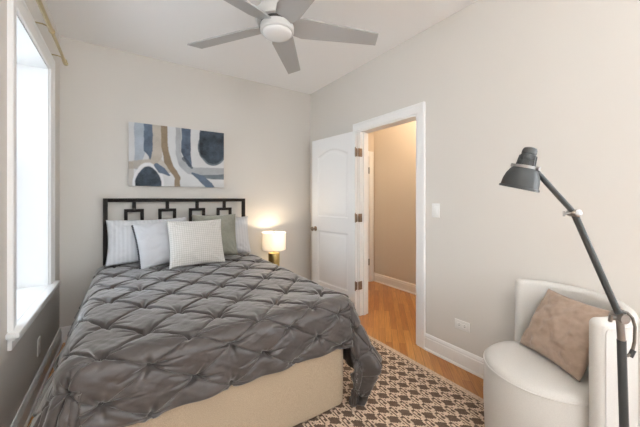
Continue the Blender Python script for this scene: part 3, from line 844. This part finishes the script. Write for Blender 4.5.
    wp = (0.70+0.30*np.sin(PI*fq)**0.5)*(0.55+0.65*hsh(ip, np.floor(qq), 7)); wq = (0.70+0.30*np.sin(PI*fp)**0.5)*(0.25+0.85*hsh(np.floor(p), iq, 8))
    hang = 1-0.55*np.clip(m_*4, 0, 1)
    pl1 = 0.0125*pleat(fp, wp)*hang; pl2 = 0.0105*pleat(1-fq, wq)*hang
    disp = 0.003*(sp*sq)**0.9+0.004*ridge**0.7-0.019*np.exp(-r/0.018)-0.015*star-crease+pl1+pl2
    disp += 0.0009*vnoise(sx+0.3*sy, sy, 22, 51)+0.0005*vnoise(sx, sy-0.4*sx, 48, 52)
    # pulled folds: stretched noise along the seams
    disp += 0.0012*vnoise(p*6.0, qq*1.4, 1.6, 53)*sp+0.0012*vnoise(p*1.4, qq*6.0, 1.6, 54)*sq
    fade = np.clip((1.0-m_)/0.06, 0, 1)*np.clip((yh-B[..., 1])/0.05, 0, 1)
    fade = 0.35+0.65*fade
    du = np.gradient(B, axis=0); dv = np.gradient(B, axis=1)
    n = np.cross(du, dv); n /= np.linalg.norm(n, axis=-1, keepdims=True)+1e-9
    P = B+n*(disp*fade)[..., None]
    tu = du/(np.linalg.norm(du, axis=-1, keepdims=True)+1e-9); tv = dv/(np.linalg.norm(dv, axis=-1, keepdims=True)+1e-9)
    T1 = (b*tu+a*tv)/math.hypot(a, b); T2 = (b*tu-a*tv)/math.hypot(a, b)
    # the pleats lean over their seams
    P += (-T1*np.clip(pl1, 0, 1)[..., None]+T2*np.clip(pl2, 0, 1)[..., None])*0.8*fade[..., None]
    P[..., 2] = np.maximum(P[..., 2], 0.018)
    me = fast_mesh('comforter', P.reshape(-1, 3).tolist(), gridquads(NX, NY).tolist())
    return me
cm = obj('comforter', comforter(), M['comforter'])
md = cm.modifiers.new('thickness', 'SOLIDIFY'); md.thickness = 0.010; md.offset = -1
tag(cm, 'taupe grey pintucked comforter draped over the bed', 'comforter')

# ------------------------------------------------------------------ pillows
def pillow_mesh(name, w, h, t, seed, ears=0.06, wr=0.006, n=56, sag=0.0):
    u = np.linspace(-1, 1, n); U, V = np.meshgrid(u, u, indexing='ij')
    pr = np.clip((1-U**2)*(1-V**2), 0, 1)**0.42
    X = w/2*U*(1-ears*(1-V**2)*np.abs(U)); Z = h/2*V*(1-ears*(1-U**2)*np.abs(V))
    Z = Z-sag*h*(1-U**2)*np.clip(V, 0, 1)**2
    nz = wr*(vnoise(U*1.3, V, 2.4, seed)+0.5*vnoise(U, V*1.4, 5.5, seed+1))*np.clip(pr*1.6, 0, 1)
    # creases running in from the corners
    cr_ = np.zeros_like(U)
    for sx in (-1, 1):
        for sy in (-1, 1):
            d = np.hypot(U-sx, V-sy); an = np.arctan2(V-sy, U-sx)
            cr_ += np.cos(an*14+seed)*np.exp(-((d-0.35)/0.25)**2)
    F = t/2*pr+nz+0.0035*cr_*np.clip(pr*1.5, 0, 1); Bk = -t/2*pr+nz*0.6
    Pf = np.stack([X, -F, Z], -1); Pb = np.stack([X, -Bk, Z], -1)
    N = n*n
    idx = np.arange(N).reshape(n, n)
    idb = idx+N
    edge = np.zeros((n, n), bool); edge[0] = edge[-1] = True; edge[:, 0] = edge[:, -1] = True
    idb = np.where(edge, idx, idb)
    faces = []
    for i in range(n-1):
        for j in range(n-1):
            faces.append((idx[i, j], idx[i+1, j], idx[i+1, j+1], idx[i, j+1]))
            faces.append((idb[i, j], idb[i, j+1], idb[i+1, j+1], idb[i+1, j]))
    V3 = np.concatenate([Pf.reshape(-1, 3), Pb.reshape(-1, 3)])
    me = bpy.data.meshes.new(name); me.from_pydata(V3.tolist(), [], [tuple(int(k) for k in f) for f in faces])
    bm = bmesh.new(); bm.from_mesh(me)
    bmesh.ops.delete(bm, geom=[v for v in bm.verts if not v.link_faces], context='VERTS')
    bm.to_mesh(me); bm.free()
    me.polygons.foreach_set('use_smooth', [True]*len(me.polygons))
    edgepts = lambda side: [Vector(Pf[0 if side < 0 else n-1, j]) for j in range(n)]
    return me, edgepts
def pillow(label, w, h, t, loc, tilt, yaw, roll, material, seed, group=None, name='pillow', **kw):
    me, ep = pillow_mesh(name, w, h, t, seed, **kw)
    o = obj(name, me, material)
    o.matrix_world = Matrix.Translation(loc) @ Matrix.Rotation(R(yaw), 4, 'Z') @ Matrix.Rotation(R(-tilt), 4, 'X') @ Matrix.Rotation(R(roll), 4, 'Y')
    tag(o, label, 'pillow', group)
    return o, ep
G = 'pillows at the head of the bed'
pillow('white ribbed pillow at the left end of the headboard', 0.62, 0.42, 0.15, (0.170, 3.275, 0.893), 14, 0, 0, M['sham'], 3, G)
pillow('ribbed pillow at the right end of the bed beside the lamp', 0.52, 0.42, 0.15, (0.945, 3.28, 0.885), 14, 0, 0, M['sham'], 5, G)
g, ep = pillow('plain pale grey pillow with dark trimmed edge left of the cream one', 0.46, 0.42, 0.15, (0.315, 3.07, 0.890), 17, 4, -7, M['greypillow'], 8, G)
tr = MB()
pts = ep(-1)
for i in range(1, len(pts)-1, 2):
    tr.lathe([(0.002, -0.009), (0.010, -0.005), (0.010, 0.005), (0.002, 0.009)], c=tuple(pts[i]), seg=8)
tr.tube(pts[1:-1], 0.005, 8)
obj('dark_trim', tr, M['fringe'], g)
pillow('grey green pillow between cream pillow and right ribbed pillow', 0.44, 0.44, 0.15, (0.785, 3.13, 0.915), 13, -4, 0, M['olive'], 11, G)
pillow('cream woven plaid pillow in front, middle of the bed', 0.49, 0.43, 0.16, (0.565, 2.915, 0.886), 18, 3, 0, M['plaid'], 14, G)

# ------------------------------------------------------------------ nightstand and table lamp
nx, ny, nzt = 1.50, 3.27, 0.42
ns = thing('nightstand', 'small white nightstand behind the bed corner under the table lamp', 'nightstand', (nx, ny, 0))
obj('top', MB().box(-0.13, 0.17, -0.17, 0.19, nzt-0.022, nzt, 0.004), M['nightwood'], ns)
obj('body', MB().box(-0.12, 0.16, -0.15, 0.18, nzt-0.20, nzt-0.022, 0.003), M['nightwood'], ns)
dw = obj('drawer', MB().box(-0.11, 0.15, -0.166, -0.149, nzt-0.19, nzt-0.032, 0.003), M['nightwood'], ns)
obj('knob', MB().lathe([(0.006, 0), (0.006, 0.012), (0.013, 0.018), (0.012, 0.026), (0.004, 0.029)], seg=18, mtx=Matrix.Translation((0, -0.166, nzt-0.11)) @ Matrix.Rotation(PI/2, 4, 'X')), M['brass'], dw)
for x in (-0.10, 0.14):
    for y in (-0.13, 0.155):
        obj('leg', MB().tube([(x, y, nzt-0.20), (x, y, 0)], [0.017, 0.012], 14), M['nightwood'], ns)
tl = thing('table_lamp', 'lit table lamp with white drum shade and brass base beside the bed', 'lamp', (nx+0.005, ny-0.01, nzt))
obj('base', MB().lathe([(0.066, 0), (0.068, 0.004), (0.068, 0.216), (0.066, 0.222), (0.06, 0.224)], seg=40), M['brass'], tl)
obj('neck', MB().lathe([(0.06, 0.223), (0.035, 0.228), (0.012, 0.236), (0.010, 0.26), (0.016, 0.265), (0.016, 0.295), (0.010, 0.30)], seg=24), M['brass'], tl)
sh = MB(); sh.lathe([(0.138, 0.262), (0.140, 0.262), (0.1375, 0.466), (0.1355, 0.466), (0.138, 0.262)], seg=56, cap=False)
obj('lamp_shade', sh, M['lampshade'], tl)
hp = MB(); hp.tube([(0, 0, 0.295), (0.045, 0, 0.32), (0.05, 0, 0.38), (0.02, 0, 0.442), (0, 0, 0.45)], 0.0016, 8)
hp.tube([(0, 0, 0.295), (-0.045, 0, 0.32), (-0.05, 0, 0.38), (-0.02, 0, 0.442), (0, 0, 0.45)], 0.0016, 8)
for k in range(3):
    a = 2*PI*k/3; hp.tube([(0, 0, 0.455), (0.135*math.cos(a), 0.135*math.sin(a), 0.460)], 0.0016, 8)
hp.lathe([(0.004, 0.45), (0.009, 0.458), (0.010, 0.464), (0.006, 0.472), (0.009, 0.480), (0.002, 0.486)], seg=16)
obj('harp', hp, M['brass'], tl)
obj('bulb', MB().lathe([(0.012, 0.298), (0.014, 0.315), (0.028, 0.345), (0.030, 0.362), (0.024, 0.382), (0.008, 0.392)], seg=24), M['bulb'], tl)
point('table_lamp_light', (nx+0.005, ny-0.01, nzt+0.405), 6.5, (1.0, 0.80, 0.56), 0.03)

# ------------------------------------------------------------------ armchair
CC = Vector((1.803, 0.628, RZ)); FA = 140.5
ac = thing('armchair', 'ivory round barrel armchair in the corner by the right wall', 'armchair', CC)
SR = 0.268
m = MB()
m.lathe([(0.18, 0.0), (SR-0.012, 0.0), (SR-0.008, 0.004), (SR-0.004, 0.03), (SR+0.002, 0.20), (SR, 0.385), (SR-0.004, 0.405), (SR-0.014, 0.420),
         (SR-0.030, 0.432), (SR-0.07, 0.440), (0.12, 0.446), (0.01, 0.449)], seg=72)
obj('seat', m, M['chair'], ac, 60)
pip = MB(); pip.tube([((SR-0.0005)*math.cos(2*PI*k/96), (SR-0.0005)*math.sin(2*PI*k/96), 0.400) for k in range(97)], 0.0032, 8, cap=False)
obj('seat_piping', pip, M['chair'], ac)
def shell():
    RI, RO = 0.272, 0.334
    a0, a1 = -129.0, 46.0     # from the near arm around the back to the far arm
    n = 90; ring_n = []
    secs = []
    zb, zt = 0.004, 0.788
    rt = 0.027
    # cross-section outline in (r, z), from outside bottom round the top to inside bottom
    def sect(shrink, ztop):
        ri, ro = RI+0.030*shrink, RO-0.030*shrink
        zt_ = ztop-rt*shrink; q = min(rt, (ro-ri)/2-0.001)
        pts = [(ro, zb)]
        for k in range(9): pts.append((ro, zb+(zt_-q-zb)*(k+1)/9))
        for k in range(1, 8):
            a = PI/2*k/7; pts.append((ro-q+q*math.cos(a), zt_-q+q*math.sin(a)))
        for k in range(0, 7):
            a = PI/2+PI/2*k/7; pts.append((ri+q+q*math.cos(a), zt_-q+q*math.sin(a)))
        for k in range(9): pts.append((ri, zt_-q-(zt_-q-zb)*k/8))
        return pts
    out = []
    endr = 0.030
    def add(angle, shrink):
        f = abs((angle-(FA+184))/(92.0)); ztop = zt
        out.append([(r*math.cos(R(angle)), r*math.sin(R(angle)), z) for r, z in sect(shrink, ztop)])
    da = math.degrees(endr/0.31)
    for k in range(7):
        t = PI/2*k/6; add(a0+da*(1-math.sin(t)), 1-math.sin(t) if False else (1-math.cos(PI/2-t)))
    out2 = []
    for k in range(1, n): add(a0+da+(a1-a0-2*da)*k/n, 0)
    for k in range(7):
        t = PI/2*k/6; add(a1-da+da*math.sin(t), 1-math.cos(t))
    # fix ordering of the first cap
    first = []
    for k in range(7):
        t = PI/2*k/6
        ang = a0+da*(1-math.cos(t)); shr = 1-math.sin(t)
        first.append([(r*math.cos(R(ang)), r*math.sin(R(ang)), z) for r, z in sect(shr, zt)])
    out[:7] = first
    m = MB(); P = np.array(out)
    V = m.grid(P)
    m.bm.faces.new(V[0][::-1]); m.bm.faces.new(V[-1])
    for i in range(len(V)-1): m.bm.faces.new((V[i][0], V[i][-1], V[i+1][-1], V[i+1][0]))
    return m, a0, a1, da, RO, zt
m, a0, a1, da, RO, zt = shell()
obj('back_and_arms', m, M['chair'], ac, 60)
pp = MB(); zz = zt-0.034
pts = [((RO+0.001)*math.cos(R(a0+da)), (RO+0.001)*math.sin(R(a0+da)), 0.02+(zz-0.05)*k/10) for k in range(11)]
for k in range(1, 6):
    t = PI/2*k/6; an = a0+da+2.5*(1-math.cos(t)); pts.append(((RO+0.001)*math.cos(R(an)), (RO+0.001)*math.sin(R(an)), zz-0.03+0.03*math.sin(t)-0.0))
for k in range(61):
    an = a0+da+2.5+(a1-a0-2*da-5)*k/60; pts.append(((RO+0.001)*math.cos(R(an)), (RO+0.001)*math.sin(R(an)), zz))
pts += [((RO+0.001)*math.cos(R(a1-da)), (RO+0.001)*math.sin(R(a1-da)), zz-0.02-(zz-0.05)*k/10) for k in range(11)]
pp.tube(pts, 0.003, 8)
obj('shell_piping', pp, M['chair'], ac)
cu, _ = pillow('taupe linen cushion leaning on the ivory armchair', 0.365, 0.36, 0.12, (0, 0, 0), 0, 0, 0, M['brownpillow'], 21, None, 'cushion', wr=0.012, ears=0.07)
ex_ = Vector((-0.488, -0.873, 0)); ez_ = Vector((0.436, -0.244, 0.866)); ey_ = ez_.cross(ex_)
cu.matrix_world = Matrix(((ex_.x, ey_.x, ez_.x, 1.885), (ex_.y, ey_.y, ez_.y, 0.572), (ex_.z, ey_.z, ez_.z, 0.615), (0, 0, 0, 1)))

# ------------------------------------------------------------------ floor lamp
TD = 1.05
ca, sa = math.cos(R(33.655)), math.sin(R(33.655))
def along(px, py, t=TD):
    """a spot in the lamp's own upright plane"""
    u = (px-320)/294.3; v = -(py-198.9)/294.3
    return Vector(((sa+u*ca)*t, (ca-u*sa)*t, 1.29+v*t))
base = along(628, 427); base.z = RZ
fl = thing('floor_lamp', 'grey jointed floor lamp with dome shade in front of the armchair', 'lamp', base)
lo = lambda px, py, t=TD: along(px, py, t)-base
obj('base', MB().lathe([(0.115, 0), (0.118, 0.004), (0.118, 0.012), (0.112, 0.018), (0.03, 0.022), (0.022, 0.03)], seg=48), M['lamp_grey'], fl)
ptop = lo(621.5, 340); 
obj('pole', MB().tube([(0, 0, 0.02), ptop], 0.0130, 18), M['lamp_grey'], fl)
jl = lo(619.5, 317)
jm = MB(); jm.tube([ptop, jl+Vector((0, 0, 0.004))], 0.0115, 14)
vd = Vector((sa, ca, 0))       # the joint axis
rd = Vector((ca, -sa, 0))
jm.tube([jl-vd*0.022, jl+vd*0.022], 0.017, 18)
jm.tube([jl-rd*0.030+Vector((0, 0, -.004)), jl+rd*0.004], 0.008, 12)
jm.tube([jl-rd*0.034+vd*-.004+Vector((0, 0, .010)), jl-rd*0.034+Vector((0, 0, -.016))], 0.0065, 10)
obj('lower_joint', jm, M['nickel'], fl)
el = lo(574, 213)
obj('lower_arm', MB().tube([jl+Vector((0, 0, .004)), el], 0.0108, 16), M['lamp_grey'], fl)
em = MB(); em.lathe([(0.009, -0.021), (0.0125, -0.019), (0.0135, -0.012), (0.0135, 0.012), (0.0125, 0.019), (0.009, 0.021)], seg=20, mtx=Matrix.Translation(el) @ Matrix.Rotation(R(-33.655), 4, 'Z') @ Matrix.Rotation(PI/2, 4, 'X'))
em.tube([el-rd*0.034+Vector((0, 0, -.003)), el], 0.005, 10); em.tube([el-rd*0.036+Vector((0, 0, .007)), el-rd*0.036+Vector((0, 0, -.012))], 0.004, 8)
obj('elbow_joint', em, M['nickel'], fl)
hd = lo(531, 165.5)
obj('upper_arm', MB().tube([el, hd], 0.0092, 16), M['lamp_grey'], fl)
# shade: axis from the socket cap to the mouth
capt = lo(530.5, 148.5); mouth = lo(518.5, 188.5, TD*1.022)
ax = (mouth-capt).normalized()
zq = Vector((0, 0, -1)).rotation_difference(ax).to_matrix().to_4x4()
LN = (mouth-capt).length
mt = Matrix.Translation(capt) @ zq
s0 = -LN
zr = -0.066
prof = [(0.026, zr-0.001), (0.034, zr-0.003), (0.043, zr-0.012), (0.052, zr-0.029), (0.0575, zr-0.050), (0.0595, s0+0.008), (0.063, s0+0.006), (0.064, s0), (0.061, s0-0.001), (0.058, s0+0.006), (0.054, zr-0.050), (0.049, zr-0.031), (0.040, zr-0.016), (0.026, zr-0.007)]
obj('lamp_shade', MB().lathe(prof, seg=48, mtx=mt, cap=False), M['lamp_grey'], fl)
sk = MB().lathe([(0.010, 0.004), (0.019, 0.001), (0.0225, -0.006), (0.0235, -0.018), (0.0215, -0.020), (0.0245, -0.024), (0.025, -0.040), (0.023, -0.042), (0.026, -0.046), (0.0275, zr+0.004), (0.027, zr-0.008)], seg=28, mtx=mt)
for k in range(10):
    a = 2*PI*k/10
    sk.tube([mt @ Vector((0.0255*math.cos(a), 0.0255*math.sin(a), -0.026)), mt @ Vector((0.0285*math.cos(a), 0.0285*math.sin(a), zr+0.004))], 0.0022, 6)
obj('socket', sk, M['lamp_dark'], fl)
rm = MB(); rm.lathe([(0.033, zr+0.005), (0.039, zr+0.004), (0.039, zr-0.005), (0.033, zr-0.006), (0.033, zr+0.005)], seg=36, mtx=mt, cap=False)
rm.tube([hd, mt @ Vector((0.037, 0, zr))], 0.006, 10)
rm.tube([mt @ Vector((0.0, -0.046, zr)), mt @ Vector((0, -0.034, zr))], 0.007, 10)
rm.tube([mt @ Vector((0.0, 0.046, zr)), mt @ Vector((0, 0.034, zr))], 0.007, 10)
obj('shade_ring', rm, M['nickel'], fl)
obj('bulb', MB().lathe([(0.012, zr-0.010), (0.014, zr-0.020), (0.022, zr-0.036), (0.024, zr-0.048), (0.018, zr-0.060), (0.006, zr-0.066)], seg=24, mtx=mt), M['bulb'], fl)
lp = base+(mt @ Vector((0, 0, s0-0.004)))
point('floor_lamp_light', lp, 2.0, (1.0, 0.80, 0.58), 0.02)
cb = MB(); c0 = lo(617, 311); 
cb.tube([c0+rd*0.0, lo(621, 311.5)+Vector((0, 0, .004)), lo(627, 312.5), lo(632.5, 318), lo(635, 327), lo(634.5, 342), lo(632, 353), lo(627, 356)], 0.0048, 10)
obj('cable', cb, M['cable'], fl)
obj('cable_grip', MB().tube([lo(616, 310), lo(624, 313)], 0.007, 10), M['lamp_dark'], fl)
obj('cable_grip', MB().tube([lo(633.5, 350), lo(630, 357)], 0.008, 10), M['lamp_dark'], fl)
